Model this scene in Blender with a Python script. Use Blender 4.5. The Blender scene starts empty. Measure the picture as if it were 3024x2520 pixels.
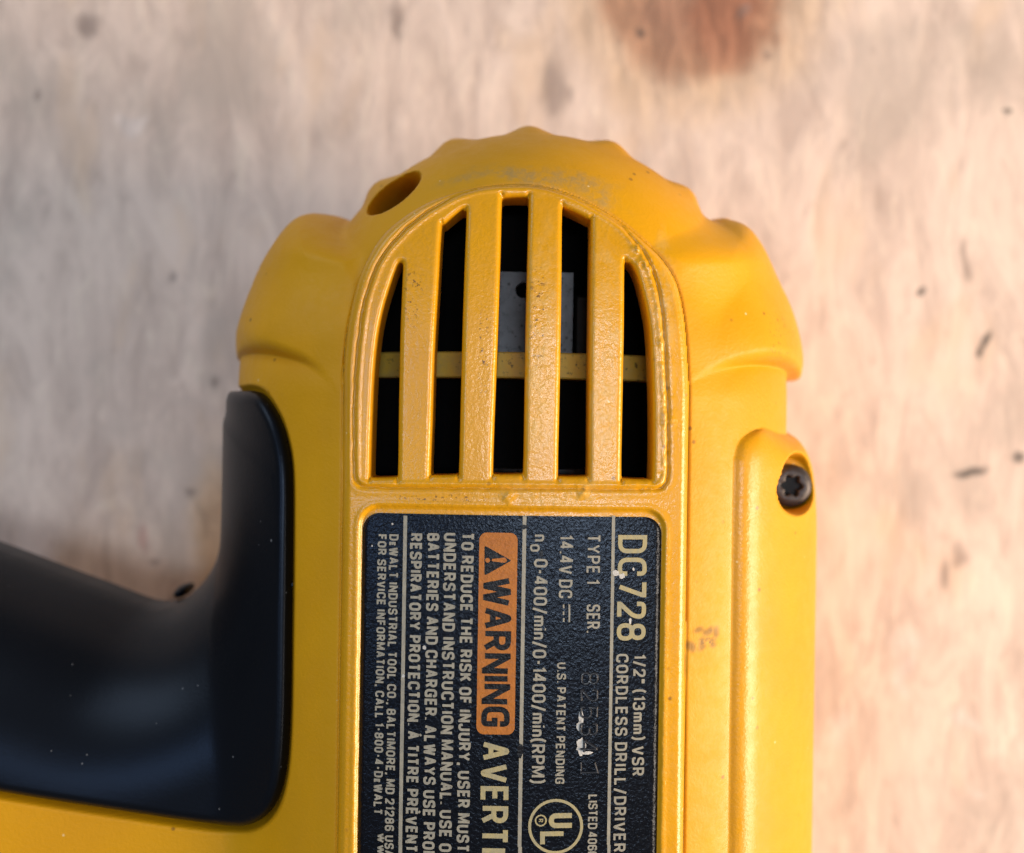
import bpy, math
import numpy as np

# ------------------------------------------------------------------ camera, world, lamps, exposure
MM = 0.001
ZL = 0.0606            # height of the label face above the bench
CAM_D = 110.0          # camera above the label face, mm
HALF = math.radians(25.0)
S = 2 * CAM_D * math.tan(HALF) / 3024.0   # mm per photo pixel on the label face
ROT = math.radians(-0.9)

scene = bpy.context.scene
cam_data = bpy.data.cameras.new("camera")
cam_data.sensor_width = 36.0
cam_data.lens = 18.0 / math.tan(HALF)
cam_data.clip_start = 0.005
cam_data.clip_end = 50.0
cam_data.dof.use_dof = True
cam_data.dof.focus_distance = (CAM_D + 0.8) * MM
cam_data.dof.aperture_fstop = 16.0
cam = bpy.data.objects.new("camera", cam_data)
cam.location = (0, 0, ZL + CAM_D * MM)
scene.collection.objects.link(cam)
scene.camera = cam

world = bpy.data.worlds.new("World")
scene.world = world
world.use_nodes = True
bg = world.node_tree.nodes["Background"]
bg.inputs[0].default_value = (0.96, 0.97, 1.0, 1)
bg.inputs[1].default_value = 0.14

def area(name, loc, target, sx, sy, energy, col):
    d = bpy.data.lights.new(name, 'AREA')
    d.shape = 'RECTANGLE'; d.size = sx; d.size_y = sy; d.energy = energy; d.color = col
    o = bpy.data.objects.new(name, d)
    o.location = loc
    from mathutils import Vector
    o.rotation_euler = (Vector(target) - Vector(loc)).to_track_quat('-Z', 'Y').to_euler()
    scene.collection.objects.link(o)
    return o
area("ceiling_tube_light", (0.25, 0.0, 1.40), (0, 0, 0), 0.11, 0.60, 5.6, (0.80, 0.90, 1.0))
area("window_light", (-0.60, 0.06, 1.30), (0, 0, 0), 0.36, 0.32, 2.4, (0.48, 0.68, 1.0))
area("added_fill_light", (-1.2, 1.5, 1.0), (0, 0, 0), 1.4, 1.0, 12.0, (0.84, 0.93, 1.0))  # added area light that fills the shadow side, no real source behind it
area("warm_bench_lamp", (0.54, -0.13, 0.25), (0, 0, 0.03), 0.32, 0.32, 6.6, (1.0, 0.77, 0.55))

scene.view_settings.view_transform = 'Standard'
scene.view_settings.look = 'None'
scene.view_settings.exposure = 0.0
scene.view_settings.gamma = 1.0
scene.render.engine = 'CYCLES'
scene.cycles.max_bounces = 5

# ------------------------------------------------------------------ helpers
cR, sR = math.cos(-ROT), math.sin(-ROT)
def L(px, py, z=0.0):
    """photo measurement -> drill frame, mm, for a point z mm above the label face"""
    k = S * (CAM_D - z) / CAM_D
    x = (px - 1512.0) * k; y = -(py - 1260.0) * k
    return (x * cR - y * sR, x * sR + y * cR)
def Lp(pts, z=None):
    return np.array([L(p[0], p[1], p[2] if z is None else z) for p in pts])
def W(px, py, z):
    k = S * (CAM_D - z) / CAM_D
    return ((px - 1512.0) * k, -(py - 1260.0) * k)

def catmull(pts, n=5, closed=True):
    P = np.asarray(pts, float); N = len(P); out = []
    for i in range(N if closed else N - 1):
        if closed: p0, p1, p2, p3 = P[i - 1], P[i], P[(i + 1) % N], P[(i + 2) % N]
        else: p0, p1, p2, p3 = P[max(i - 1, 0)], P[i], P[i + 1], P[min(i + 2, N - 1)]
        for t in np.linspace(0, 1, n, endpoint=False):
            out.append(0.5 * ((2 * p1) + (-p0 + p2) * t + (2 * p0 - 5 * p1 + 4 * p2 - p3) * t * t + (-p0 + 3 * p1 - 3 * p2 + p3) * t ** 3))
    if not closed: out.append(P[-1])
    return np.array(out)

def sdf(U, V, poly):
    """signed distance to a polygon, positive inside"""
    x = U.ravel(); y = V.ravel()
    best = np.full(x.shape, 1e9); inside = np.zeros(x.shape, bool)
    n = len(poly)
    for i in range(n):
        ax, ay = poly[i]; bx, by = poly[(i + 1) % n]
        ex, ey = bx - ax, by - ay
        l2 = ex * ex + ey * ey
        if l2 < 1e-12: continue
        wx = x - ax; wy = y - ay
        t = np.clip((wx * ex + wy * ey) / l2, 0, 1)
        dx = wx - t * ex; dy = wy - t * ey
        np.minimum(best, dx * dx + dy * dy, out=best)
        if ay != by:
            c = ((ay > y) != (by > y)) & (x < ex * (y - ay) / (ey) + ax)
            inside ^= c
    d = np.sqrt(best)
    return np.where(inside, d, -d).reshape(U.shape)

def rrect(x0, y0, x1, y1, r, n=7):
    out = []
    for cx, cy, a0 in ((x1 - r, y1 - r, 0), (x0 + r, y1 - r, 90), (x0 + r, y0 + r, 180), (x1 - r, y0 + r, 270)):
        for k in range(n):
            a = math.radians(a0 + 90 * k / (n - 1)); out.append((cx + r * math.cos(a), cy + r * math.sin(a)))
    return np.array(out)

def ell(t):
    t = np.clip(t, 0, 1); return np.sqrt(np.maximum(1 - (1 - t) ** 2, 0))
def smax(a, b, k):
    h = np.maximum(k - np.abs(a - b), 0) / k
    return np.maximum(a, b) + h * h * k * 0.25
def sstep(a, b, x):
    t = np.clip((x - a) / (b - a), 0, 1); return t * t * (3 - 2 * t)

rng = np.random.default_rng(7)
_tab = rng.random((256, 256))
def vnoise(U, V, s, ox=0.0):
    x = U / s + 57.3 + ox; y = V / s + 91.7 + ox * 1.7
    xi = np.floor(x).astype(int); yi = np.floor(y).astype(int)
    fx = x - xi; fy = y - yi
    fx = fx * fx * (3 - 2 * fx); fy = fy * fy * (3 - 2 * fy)
    g = lambda a, b: _tab[a & 255, b & 255]
    return (g(xi, yi) * (1 - fx) + g(xi + 1, yi) * fx) * (1 - fy) + (g(xi, yi + 1) * (1 - fx) + g(xi + 1, yi + 1) * fx) * fy - 0.5

# ------------------------------------------------------------------ materials
class NT:
    def __init__(self, name):
        self.m = bpy.data.materials.new(name); self.m.use_nodes = True
        self.t = self.m.node_tree; self.n = self.t.nodes; self.n.clear()
        self.out = self.n.new('ShaderNodeOutputMaterial')
        self.p = self.n.new('ShaderNodeBsdfPrincipled')
        self.t.links.new(self.p.outputs[0], self.out.inputs[0])
        self.co = self.n.new('ShaderNodeTexCoord').outputs['Object']
    def put(self, sock, v):
        if hasattr(v, 'is_linked') or isinstance(v, bpy.types.NodeSocket): self.t.links.new(v, sock)
        else: sock.default_value = v
    def set(self, **kw):
        for k, v in kw.items(): self.put(self.p.inputs[k.replace('_', ' ')], v)
    def mapping(self, scale=(1, 1, 1), rot=(0, 0, 0), src=None, loc=(0, 0, 0)):
        n = self.n.new('ShaderNodeMapping'); self.put(n.inputs['Vector'], src or self.co)
        n.inputs['Scale'].default_value = scale; n.inputs['Rotation'].default_value = rot; n.inputs['Location'].default_value = loc
        return n.outputs[0]
    def noise(self, scale, detail=3, rough=0.5, vec=None, dist=0.0, col=False):
        n = self.n.new('ShaderNodeTexNoise'); self.put(n.inputs['Vector'], vec or self.co)
        n.inputs['Scale'].default_value = scale; n.inputs['Detail'].default_value = detail
        n.inputs['Roughness'].default_value = rough; n.inputs['Distortion'].default_value = dist
        return n.outputs['Color' if col else 'Fac']
    def voro(self, scale, vec=None, feature='F1', out='Distance', rnd=1.0):
        n = self.n.new('ShaderNodeTexVoronoi'); n.feature = feature; self.put(n.inputs['Vector'], vec or self.co)
        n.inputs['Scale'].default_value = scale; n.inputs['Randomness'].default_value = rnd
        return n.outputs[out]
    def math(self, op, a, b=0.0, c=0.0, clamp=False):
        n = self.n.new('ShaderNodeMath'); n.operation = op; n.use_clamp = clamp
        self.put(n.inputs[0], a); self.put(n.inputs[1], b); self.put(n.inputs[2], c); return n.outputs[0]
    def ramp(self, f, a, b, va=0.0, vb=1.0, smooth=True):
        n = self.n.new('ShaderNodeMapRange'); n.clamp = True
        n.interpolation_type = 'SMOOTHSTEP' if smooth else 'LINEAR'
        self.put(n.inputs[0], f)
        for i, v in zip((1, 2, 3, 4), (a, b, va, vb)): n.inputs[i].default_value = v
        return n.outputs[0]
    def mix(self, f, a, b, mode='MIX'):
        n = self.n.new('ShaderNodeMix'); n.data_type = 'RGBA'; n.blend_type = mode; n.clamp_factor = True
        self.put(n.inputs[0], f)
        for s, v in ((n.inputs[6], a), (n.inputs[7], b)):
            if isinstance(v, tuple) and len(v) == 3: v = v + (1,)
            self.put(s, v)
        return n.outputs[2]
    def attr(self, name, out='Fac'):
        n = self.n.new('ShaderNodeAttribute'); n.attribute_name = name; return n.outputs[out]
    def bump(self, h, strength=0.3, dist=0.0002, normal=None):
        n = self.n.new('ShaderNodeBump'); n.inputs['Strength'].default_value = strength; n.inputs['Distance'].default_value = dist
        self.put(n.inputs['Height'], h)
        if normal is not None: self.put(n.inputs['Normal'], normal)
        return n.outputs[0]

def mat_yellow():
    k = NT('yellow_plastic')
    c = k.mix(k.ramp(k.noise(60, 3, 0.6), 0.35, 0.7), (0.70, 0.332, 0.0025), (0.645, 0.30, 0.004))
    n1 = k.noise(700, 4, 0.72)
    c = k.mix(k.math('MULTIPLY', k.attr('wear'), k.ramp(n1, 0.38, 0.66, 0.05, 0.55)), c, (0.66, 0.42, 0.12))
    c = k.mix(k.math('MULTIPLY', k.attr('scuff'), k.ramp(n1, 0.36, 0.64, 0.1, 0.62)), c, (0.34, 0.25, 0.11))
    sp = k.voro(420, vec=k.mapping(scale=(1, 1, 0.3)))
    msk = k.ramp(k.noise(90, 2, 0.6), 0.47, 0.60)
    c = k.mix(k.math('MULTIPLY', k.ramp(sp, 0.04, 0.13, 0.75, 0.0), msk), c, (0.20, 0.085, 0.012))
    c = k.mix(k.math('MULTIPLY', k.attr('speck'), k.ramp(k.noise(2200, 3, 0.75), 0.575, 0.63, 0, 0.9)), c, (0.13, 0.055, 0.012))
    c = k.mix(k.math('MULTIPLY', k.attr('mark'), 0.75), c, (0.20, 0.105, 0.018))
    c = k.mix(k.ramp(k.voro(300), 0.03, 0.05, 0.8, 0.0), c, (0.80, 0.62, 0.30))
    h = k.math('ADD', k.noise(2800, 2, 0.5), k.math('MULTIPLY', n1, 0.8))
    h = k.math('ADD', h, k.math('MULTIPLY', k.attr('wear'), k.math('MULTIPLY', k.noise(2000, 3, 0.6, dist=0.6), 1.7)))
    k.set(Base_Color=c, Roughness=k.math('SUBTRACT', k.ramp(n1, 0.3, 0.7, 0.44, 0.56), k.math('MULTIPLY', k.attr('gloss'), 0.19)), Normal=k.bump(h, 0.25, 0.00012))
    k.put(k.p.inputs['Specular IOR Level'], k.math('ADD', k.math('MULTIPLY', k.attr('gloss'), 0.22), 0.26))
    k.put(k.p.inputs['Coat Weight'], k.math('MULTIPLY', k.attr('gloss'), 0.22))
    k.p.inputs['Coat Roughness'].default_value = 0.10
    k.put(k.p.inputs['Coat Normal'], k.bump(h, 0.20, 0.00012))
    return k.m

def mat_rubber():
    k = NT('black_rubber')
    dust = k.voro(130)
    c = k.mix(k.ramp(dust, 0.02, 0.045, 0.8, 0.0), (0.0030, 0.0034, 0.0050), (0.45, 0.45, 0.46))
    d2 = k.voro(520)
    c = k.mix(k.math('MULTIPLY', k.ramp(d2, 0.03, 0.06, 0.6, 0.0), k.ramp(k.noise(120, 2), 0.5, 0.6)), c, (0.25, 0.25, 0.26))
    h = k.noise(3000, 2, 0.5)
    k.set(Base_Color=c, Roughness=0.36, Normal=k.bump(h, 0.12, 0.0001))
    k.p.inputs['Specular IOR Level'].default_value = 0.24
    k.p.inputs['Specular Tint'].default_value = (0.60, 0.74, 1.0, 1)
    return k.m

def leather(k):
    vec = k.mapping(scale=(1.0, 1.0, 0.05), rot=(0, 0, 0.5))
    a = k.noise(3000, 2, 0.55, vec=vec, dist=0.8)
    b = k.voro(2600, vec=vec)
    return k.math('ADD', a, k.math('MULTIPLY', b, 0.35))
def mat_label(name, col, col2, rough=0.36, st=0.75, spec=0.3):
    k = NT(name)
    c = k.mix(k.ramp(k.noise(900, 4, 0.7), 0.35, 0.7), col, col2)
    k.set(Base_Color=c, Roughness=rough, Normal=k.bump(leather(k), st, 0.00010))
    k.p.inputs['Specular IOR Level'].default_value = spec
    return k.m

def mat_plain(name, col, rough, metal=0.0, nscale=800, nst=0.15, col2=None, dark=None):
    k = NT(name)
    c = k.mix(k.ramp(k.noise(nscale * 0.4, 4, 0.65), 0.35, 0.7), col, col2 or tuple(x * 0.7 for x in col))
    if dark is not None:
        if metal: c = k.mix(k.ramp(k.voro(dark), 0.10, 0.25, 0.85, 0.0), c, (0.012, 0.011, 0.010))
        c = k.mix(k.ramp(k.noise(dark, 4, 0.7), 0.56, 0.68, 0, 0.8), c, (0.02, 0.018, 0.015))
    k.set(Base_Color=c, Roughness=rough, Metallic=metal, Normal=k.bump(k.noise(nscale * 2, 3, 0.6), nst, 0.0001))
    return k.m

def mat_wood():
    k = NT('worn_plywood')
    grain = k.noise(120, 5, 0.68, vec=k.mapping(scale=(1.0, 0.34, 1)), dist=1.0)
    fine = k.noise(380, 4, 0.65, vec=k.mapping(scale=(1.0, 0.30, 1)), dist=0.8)
    blot = k.noise(46, 4, 0.62, vec=k.mapping(scale=(1.0, 0.7, 1), loc=(0.3, 0.1, 0)))
    warm = k.noise(70, 3, 0.6, vec=k.mapping(scale=(1.0, 0.4, 1), loc=(0.7, 0.2, 0)))
    c = k.mix(k.ramp(grain, 0.28, 0.70), (0.54, 0.415, 0.350), (0.80, 0.635, 0.54))
    c = k.mix(k.ramp(fine, 0.50, 0.72, 0, 0.5), c, (0.86, 0.71, 0.58))
    c = k.mix(k.ramp(fine, 0.26, 0.44, 0.38, 0.0), c, (0.36, 0.26, 0.21))
    c = k.mix(k.ramp(blot, 0.50, 0.68, 0, 0.55), c, (0.45, 0.37, 0.315))
    c = k.mix(k.ramp(blot, 0.32, 0.45, 0.40, 0.0), c, (0.82, 0.66, 0.56))
    c = k.mix(k.ramp(warm, 0.54, 0.70, 0, 0.38), c, (0.72, 0.50, 0.32))
    v = k.voro(85, vec=k.mapping(scale=(1, 0.8, 1)))
    c = k.mix(k.math('MULTIPLY', k.ramp(v, 0.05, 0.13, 0.7, 0.0), k.ramp(blot, 0.50, 0.62)), c, (0.17, 0.12, 0.10))
    # knots and stains, each with its own outline, carried by the board
    at = k.attr('stain', 'Color'); al = k.attr('stain', 'Alpha')
    kn = k.ramp(fine, 0.3, 0.7, 0.75, 1.25)
    sc = k.n.new('ShaderNodeVectorMath'); sc.operation = 'SCALE'; k.put(sc.inputs[0], at); k.put(sc.inputs['Scale'], kn)
    c = k.mix(al, c, sc.outputs[0])
    h = k.math('ADD', grain, k.math('MULTIPLY', fine, 0.6))
    k.set(Base_Color=c, Roughness=0.62, Normal=k.bump(h, 0.35, 0.0006))
    return k.m

Y = mat_yellow()
RUB = mat_rubber()
LAB = mat_label('black_label_film', (0.0026, 0.0028, 0.0042), (0.0040, 0.0042, 0.0062), 0.24, 0.50, 0.27)
for m_ in (LAB,): m_.node_tree.nodes['Principled BSDF'].inputs['Specular Tint'].default_value = (0.68, 0.80, 1.0, 1)
STAMP = mat_label('stamped_film', (0.016, 0.018, 0.024), (0.022, 0.024, 0.030), 0.25, 0.3, 0.7)
INK = mat_label('cream_print', (0.33, 0.305, 0.24), (0.26, 0.245, 0.20), 0.42, 0.4)
INKY = mat_label('pale_gold_print', (0.40, 0.335, 0.165), (0.32, 0.29, 0.185), 0.42, 0.4)
ORG = mat_label('orange_print', (0.44, 0.150, 0.020), (0.37, 0.122, 0.020), 0.45, 0.45)
BLK = mat_label('black_print', (0.005, 0.0045, 0.006), (0.008, 0.007, 0.008), 0.33, 0.5, 0.24)
CHIP = mat_plain('bare_white_film', (0.62, 0.60, 0.56), 0.5, 0, 3000, 0.6)
STEEL = mat_plain('dusty_steel', (0.11, 0.112, 0.122), 0.46, 0.5, 700, 0.3, (0.075, 0.075, 0.08), dark=1100)
BROWN = mat_plain('dirty_metal_recess_shade', (0.014, 0.011, 0.010), 0.6, 0.2, 700, 0.3, (0.008, 0.007, 0.007))  # brown metal; reused to put shade into the screw recess
DARK = mat_plain('motor_black_vent_dark', (0.003, 0.003, 0.0035), 0.85)  # motor black; also stands in for the darkness behind the slots
DARK.node_tree.nodes['Principled BSDF'].inputs['Specular IOR Level'].default_value = 0.15
YIN = mat_plain('dusty_yellow_plastic', (0.70, 0.44, 0.05), 0.6, 0, 900, 0.3, (0.58, 0.38, 0.09), dark=1300)
SCREW = mat_plain('black_oxide_steel', (0.075, 0.066, 0.068), 0.45, 0.4, 600, 0.25, (0.04, 0.033, 0.033))
WOOD = mat_wood()

# ------------------------------------------------------------------ mesh output
def mesh_obj(name, verts, faces, mat, parent=None, normals=None, smooth=True):
    v = np.asarray(verts, np.float32); 
    me = bpy.data.meshes.new(name)
    f = faces
    if isinstance(f, np.ndarray):
        n, kk = f.shape
        me.vertices.add(len(v)); me.vertices.foreach_set('co', (v * MM).ravel())
        me.loops.add(n * kk); me.loops.foreach_set('vertex_index', f.astype(np.int32).ravel())
        me.polygons.add(n); me.polygons.foreach_set('loop_start', np.arange(n, dtype=np.int32) * kk)
        me.update(calc_edges=True)
    else:
        me.from_pydata((v * MM).tolist(), [], f)
    me.polygons.foreach_set('use_smooth', [smooth] * len(me.polygons))
    me.materials.append(mat)
    me.validate()
    if normals is not None and len(me.vertices) == len(v):
        me.normals_split_custom_set_from_vertices(np.asarray(normals, float).tolist())
    me.update()
    o = bpy.data.objects.new(name, me)
    scene.collection.objects.link(o)
    if parent is not None: o.parent = parent
    return o
def flat(m): return m

# ------------------------------------------------------------------ bench
def bench():
    T = -ZL * 1000
    xs = np.concatenate([[-420, -250], np.arange(-115, 115.1, 0.55), [250, 420]]); ys = np.concatenate([[-380, -220], np.arange(-95, 95.1, 0.55), [220, 380]])
    X, Yb = np.meshgrid(xs, ys)
    col = np.zeros(X.shape + (4,))
    wx = vnoise(X, Yb, 4.0, 2) * 2 + vnoise(X, Yb, 1.6, 4); wy = vnoise(X, Yb, 4.0, 6) * 2 + vnoise(X, Yb, 1.6, 8)
    def stain(px, py, rx, ry, ang, c, f=0.9, soft=0.5, wob=0.8):
        x, y = W(px, py, T)
        du = X - x + wx * wob; dv = Yb - y + wy * wob
        ca, sa = math.cos(ang), math.sin(ang)
        e = np.hypot((du * ca + dv * sa) / rx, (-du * sa + dv * ca) / ry)
        m = sstep(1 + soft, 1 - soft, e) * f
        a0 = col[..., 3]; a1 = m + a0 * (1 - m)
        for i in range(3): col[..., i] = np.where(a1 > 1e-6, (c[i] * m + col[..., i] * a0 * (1 - m)) / np.maximum(a1, 1e-6), c[i])
        col[..., 3] = a1
    def knot(px, py, rx, ry):
        stain(px, py, rx * 1.42, ry * 1.42, 0, (0.58, 0.39, 0.24), 0.6, 0.22, 0.8)
        stain(px, py, rx, ry, 0, (0.42, 0.225, 0.135), 0.95, 0.14, 0.8)
        stain(px - 60, py + 10, rx * 0.3, ry * 0.75, 0, (0.30, 0.15, 0.10), 0.5, 0.6, 2.0)
        stain(px + 100, py + 10, rx * 0.42, ry * 0.7, 0, (0.30, 0.115, 0.062), 0.8, 0.5, 2.0)
    knot(2052, -30, 14.8, 14.2)
    stain(650, 1580, 4.8, 11, 0.12, (0.56, 0.40, 0.27), 0.7, 0.3, 0.8)
    stain(655, 1600, 3.6, 8.5, 0.12, (0.46, 0.29, 0.17), 0.85, 0.35, 0.8)
    dk = (0.05, 0.045, 0.042)
    for a in ((2720, 857, .8, .6, .3), (2868, 1393, 2.6, .7, .25), (3010, 1352, .9, .9, 0), (2912, 1010, .6, 1.5, -.5), (2890, 1040, .5, .8, 0), (2975, 328, .8, .5, 0), (1888, 100, .7, .8, 0)):
        stain(*a, dk, 0.85, 0.5, 0.4)
    for a in ((115, 268, .8, 1.1, 0), (255, 70, 1.8, 2.0, 0), (502, 812, .7, .8, 0), (560, 1440, .8, .8, 0), (2790, 1690, .7, 2.6, .1), (2830, 1640, 1.2, 2.2, .1), (2200, 30, 1, 1, 0), (2260, 170, .5, .5, 0), (1180, 60, 1, 3, 0), (1640, 250, 2, 5, 0), (2850, 780, .8, 3, 0), (2290, 900, 1, 1.5, 0)):
        stain(*a, (0.20, 0.14, 0.12), 0.6)
    stain(428, 1575, .9, 2.2, 0, (0.42, 0.23, 0.20), 0.7)
    stain(460, 1655, .9, .9, 0, (0.30, 0.21, 0.18), 0.7)
    for a in ((2680, 1890, 2.6, 1.6, -.6), (2672, 1990, 1.0, 2.4, 0), (2685, 2045, 1.1, 1.3, 0), (2860, 2140, 3.0, 1.0, -.6), (2480, 2150, 1.8, 2.6, 0), (2900, 2345, 1.4, .8, -.6), (400, 380, 1.3, .7, .5)):
        stain(*a, (0.74, 0.63, 0.58), 0.6, 0.7, 1.6)
    ny, nx = X.shape
    idx = np.arange(X.size).reshape(X.shape)
    f = np.stack([idx[:-1, :-1], idx[:-1, 1:], idx[1:, 1:], idx[1:, :-1]], -1).reshape(-1, 4)
    V3 = np.stack([X.ravel(), Yb.ravel(), 0 * X.ravel()], 1)
    b0 = len(V3); t = 18.0
    cor = [idx[0, 0], idx[0, -1], idx[-1, -1], idx[-1, 0]]
    V3 = np.vstack([V3, V3[cor] - [0, 0, t]])
    # sides and underside
    extra = []
    for i in range(4):
        j = (i + 1) % 4; extra.append([cor[j], cor[i], b0 + i, b0 + j])
    extra.append([b0 + 3, b0 + 2, b0 + 1, b0])
    o = mesh_obj('plywood_tabletop', V3, np.vstack([f, np.array(extra)]), WOOD, smooth=False)
    at = o.data.attributes.new('stain', 'FLOAT_COLOR', 'POINT')
    at.data.foreach_set('color', np.vstack([col.reshape(-1, 4), np.zeros((4, 4))]).astype(np.float32).ravel())
    o['kind'] = 'structure'; o['label'] = 'worn pinkish plywood workbench top with dark knots'; o['category'] = 'tabletop'
bench()

drill = bpy.data.objects.new('cordless_drill', None)
drill.empty_display_size = 0.02
drill.rotation_euler = (0, 0, ROT)
drill.location = (0, 0, ZL)
drill['label'] = 'yellow cordless drill with black rubber grip lying on its side on plywood'
drill['category'] = 'power drill'
scene.collection.objects.link(drill)

# ------------------------------------------------------------------ drill body: measured outlines, mm
Z0 = -30.0
def dome(u, a, p=2.6, q=2.2):
    return Z0 - Z0 * np.maximum(1 - np.clip(np.abs(u) / a, 0, 1) ** p, 0) ** (1 / q)
CAPC, CAPR = np.array([1.9, 7.7]), 27.7
bump_sil = catmull(Lp([(2070, 640), (2140, 650), (2195, 680), (2240, 738), (2285, 822), (2330, 900), (2362, 982), (2377, 1045), (2376, 1100), (2350, 1170), (2250, 1290), (1900, 1400), (1512, 1420), (1100, 1400), (800, 1280),
                        (716, 1150), (700, 1060), (697, 1005), (706, 960), (738, 880), (782, 790), (842, 705), (885, 660), (930, 638), (985, 632), (1040, 636)], -26.0), 4)
bump_R = catmull(Lp([(1850, 700, -2), (1900, 655, -4), (2060, 625, -12), (2250, 590, -26), (2450, 700, -26), (2500, 1000, -26), (2440, 1105, -26), (2376, 1122, -26), (2310, 1115, -18), (2222, 1122, -9), (2140, 1150, -6), (2075, 1200, -3), (2030, 1270, -2), (1960, 1300, -2), (1900, 1000, -2)]), 4)
bump_L = catmull(Lp([(1180, 690, -2), (1140, 668, -4), (1070, 640, -10), (1000, 612, -20), (850, 580, -26), (600, 700, -26), (560, 1000, -26), (610, 1060, -26), (700, 1070, -24), (770, 1080, -14), (830, 1102, -8), (885, 1135, -5), (950, 1220, -3), (1040, 1290, -2), (1110, 1000, -2)]), 4)
rail_P = catmull(Lp([(2170, 1420, -4), (2176, 1345, -4), (2198, 1296, -5), (2250, 1266, -9), (2310, 1259, -14), (2365, 1275, -20), (2405, 1318, -23), (2425, 1380, -26), (2470, 1500, -26), (2600, 1900, -26), (2750, 3600, -26), (2500, 3700, -4), (2155, 3600, -4), (2157, 2500, -4), (2164, 1900, -4)]), 4)
hand_up = [(-1500, 1120), (-700, 1385), (-300, 1520), (0, 1627), (144, 1682), (288, 1735), (400, 1778), (450, 1790), (500, 1786), (547, 1766), (598, 1722), (634, 1672), (653, 1620), (662, 1545), (667, 1440), (671, 1224)]
hand_P = np.vstack([catmull(Lp(hand_up, -28.0), 4, closed=False), [(-20, 8), (-12, -10), (-12, -95), (-120, -95)]])
grip_edge = [(705, 1153, -12), (722, 1150, -7), (763, 1168, -6), (806, 1226, -5), (835, 1300, -4.5), (849, 1397, -4), (851, 1584, -4), (848, 1872, -4), (843, 2160, -4), (836, 2304, -5.5), (806, 2390, -6.5), (755, 2432, -8), (691, 2440, -9.5), (576, 2422, -10.5), (288, 2379, -10.5), (0, 2333, -10.5), (-700, 2215, -10.5)]
grip_P = np.vstack([catmull(Lp(grip_edge), 4, closed=False), Lp([(-1800, 2030), (-1800, 200), (300, 1150), (560, 1158), (680, 1156)], -20.0)])
plat_P = np.vstack([catmull(Lp([(1012, 1400, -1.6), (1013, 1200, -1.6), (1014, 1068, -1.6), (1029, 940, -1.6), (1063, 811, -2), (1121, 705, -2), (1190, 640, -2), (1275, 590, -2), (1370, 560, -2), (1450, 545, -2), (1529, 541, -2), (1605, 547, -2), (1690, 573, -2), (1780, 620, -2), (1850, 668, -2), (1905, 715, -2), (1955, 765, -2), (1999, 838, -2), (2024, 951, -1.6), (2035, 1109, -1.6), (2036, 1200, -1.6), (2034, 1400, -1.6)]), 4, closed=False),
                     Lp([(2026, 2000), (2010, 3600), (978, 3600), (1003, 2000)], -1.6)])
pan_P = np.vstack([catmull(Lp([(1044, 1400, -.5), (1044, 1250, -.5), (1048, 1120, -.6), (1062, 980, -.8), (1083, 870, -1), (1125, 765, -1.2), (1186, 692, -1.6), (1255, 634, -1.8), (1336, 587, -2), (1400, 562, -2), (1455, 552, -2), (1529, 548, -2), (1600, 553, -2), (1681, 580, -2), (1771, 626, -1.8), (1835, 668, -1.6), (1898, 743, -1.2), (1936, 829, -1), (1958, 951, -.8), (1970, 1127, -.6), (1974, 1250, -.5), (1974, 1400, -.5)]), 4, closed=False),
                    Lp([(1970, 1424), (1958, 1440), (1935, 1446), (1512, 1442), (1090, 1440), (1062, 1436), (1048, 1424)], -.4)])
lu0, lv_top = L(1067, 1600)[0], L(1512, 1523)[1]
lu1 = L(1957, 1600)[0]
rec_P = rrect(lu0 - 0.12, -140, lu1 + 0.12, lv_top + 0.62, 1.9)
slots = [
    Lp([(1092, 1405), (1098, 1411), (1168, 1410), (1175, 1403), (1178, 1200), (1182, 1000), (1187, 850), (1189, 782), (1181, 774), (1171, 786), (1150, 845), (1128, 920), (1113, 1000), (1103, 1100), (1096, 1250)], -.6),
    Lp([(1272, 1395), (1280, 1403), (1348, 1402), (1356, 1394), (1361, 1200), (1366, 1000), (1372, 800), (1377, 628), (1371, 618), (1361, 618), (1312, 658), (1303, 672), (1294, 850), (1283, 1050), (1277, 1250)], -.8),
    Lp([(1456, 1392), (1464, 1400), (1537, 1400), (1545, 1392), (1549, 1200), (1553, 950), (1558, 750), (1562, 586), (1554, 578), (1490, 578), (1482, 586), (1478, 750), (1470, 1000), (1462, 1200)], -.8),
    Lp([(1647, 1397), (1655, 1406), (1728, 1407), (1736, 1398), (1738, 1200), (1740, 1000), (1743, 800), (1746, 655), (1739, 644), (1672, 611), (1661, 618), (1658, 800), (1655, 1000), (1651, 1200)], -.8),
    Lp([(1835, 1404), (1843, 1413), (1918, 1417), (1927, 1408), (1929, 1250), (1926, 1100), (1918, 970), (1904, 890), (1886, 820), (1868, 782), (1853, 773), (1845, 784), (1842, 1000), (1838, 1200)], -.6)]
slots = [catmull(s, 3) for s in slots]
nubs = []
for p_ in ((1100, 540), (1338, 440), (1562, 400), (1800, 450), (2030, 570)):
    a_ = np.array(L(*p_, -20.0)) - CAPC; a_ = a_ / np.linalg.norm(a_)
    nubs.append((CAPC + a_ * (CAPR + 1.1 - 3.9), 3.9))
hole_c = L(1160, 567, -9.0)
scr_c = L(2338, 1438, -15.0)

def crown(u, v):
    return 0.4 - u * u / 220.0 - np.maximum(v - 9.0, 0) ** 2 / 130.0

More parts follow.
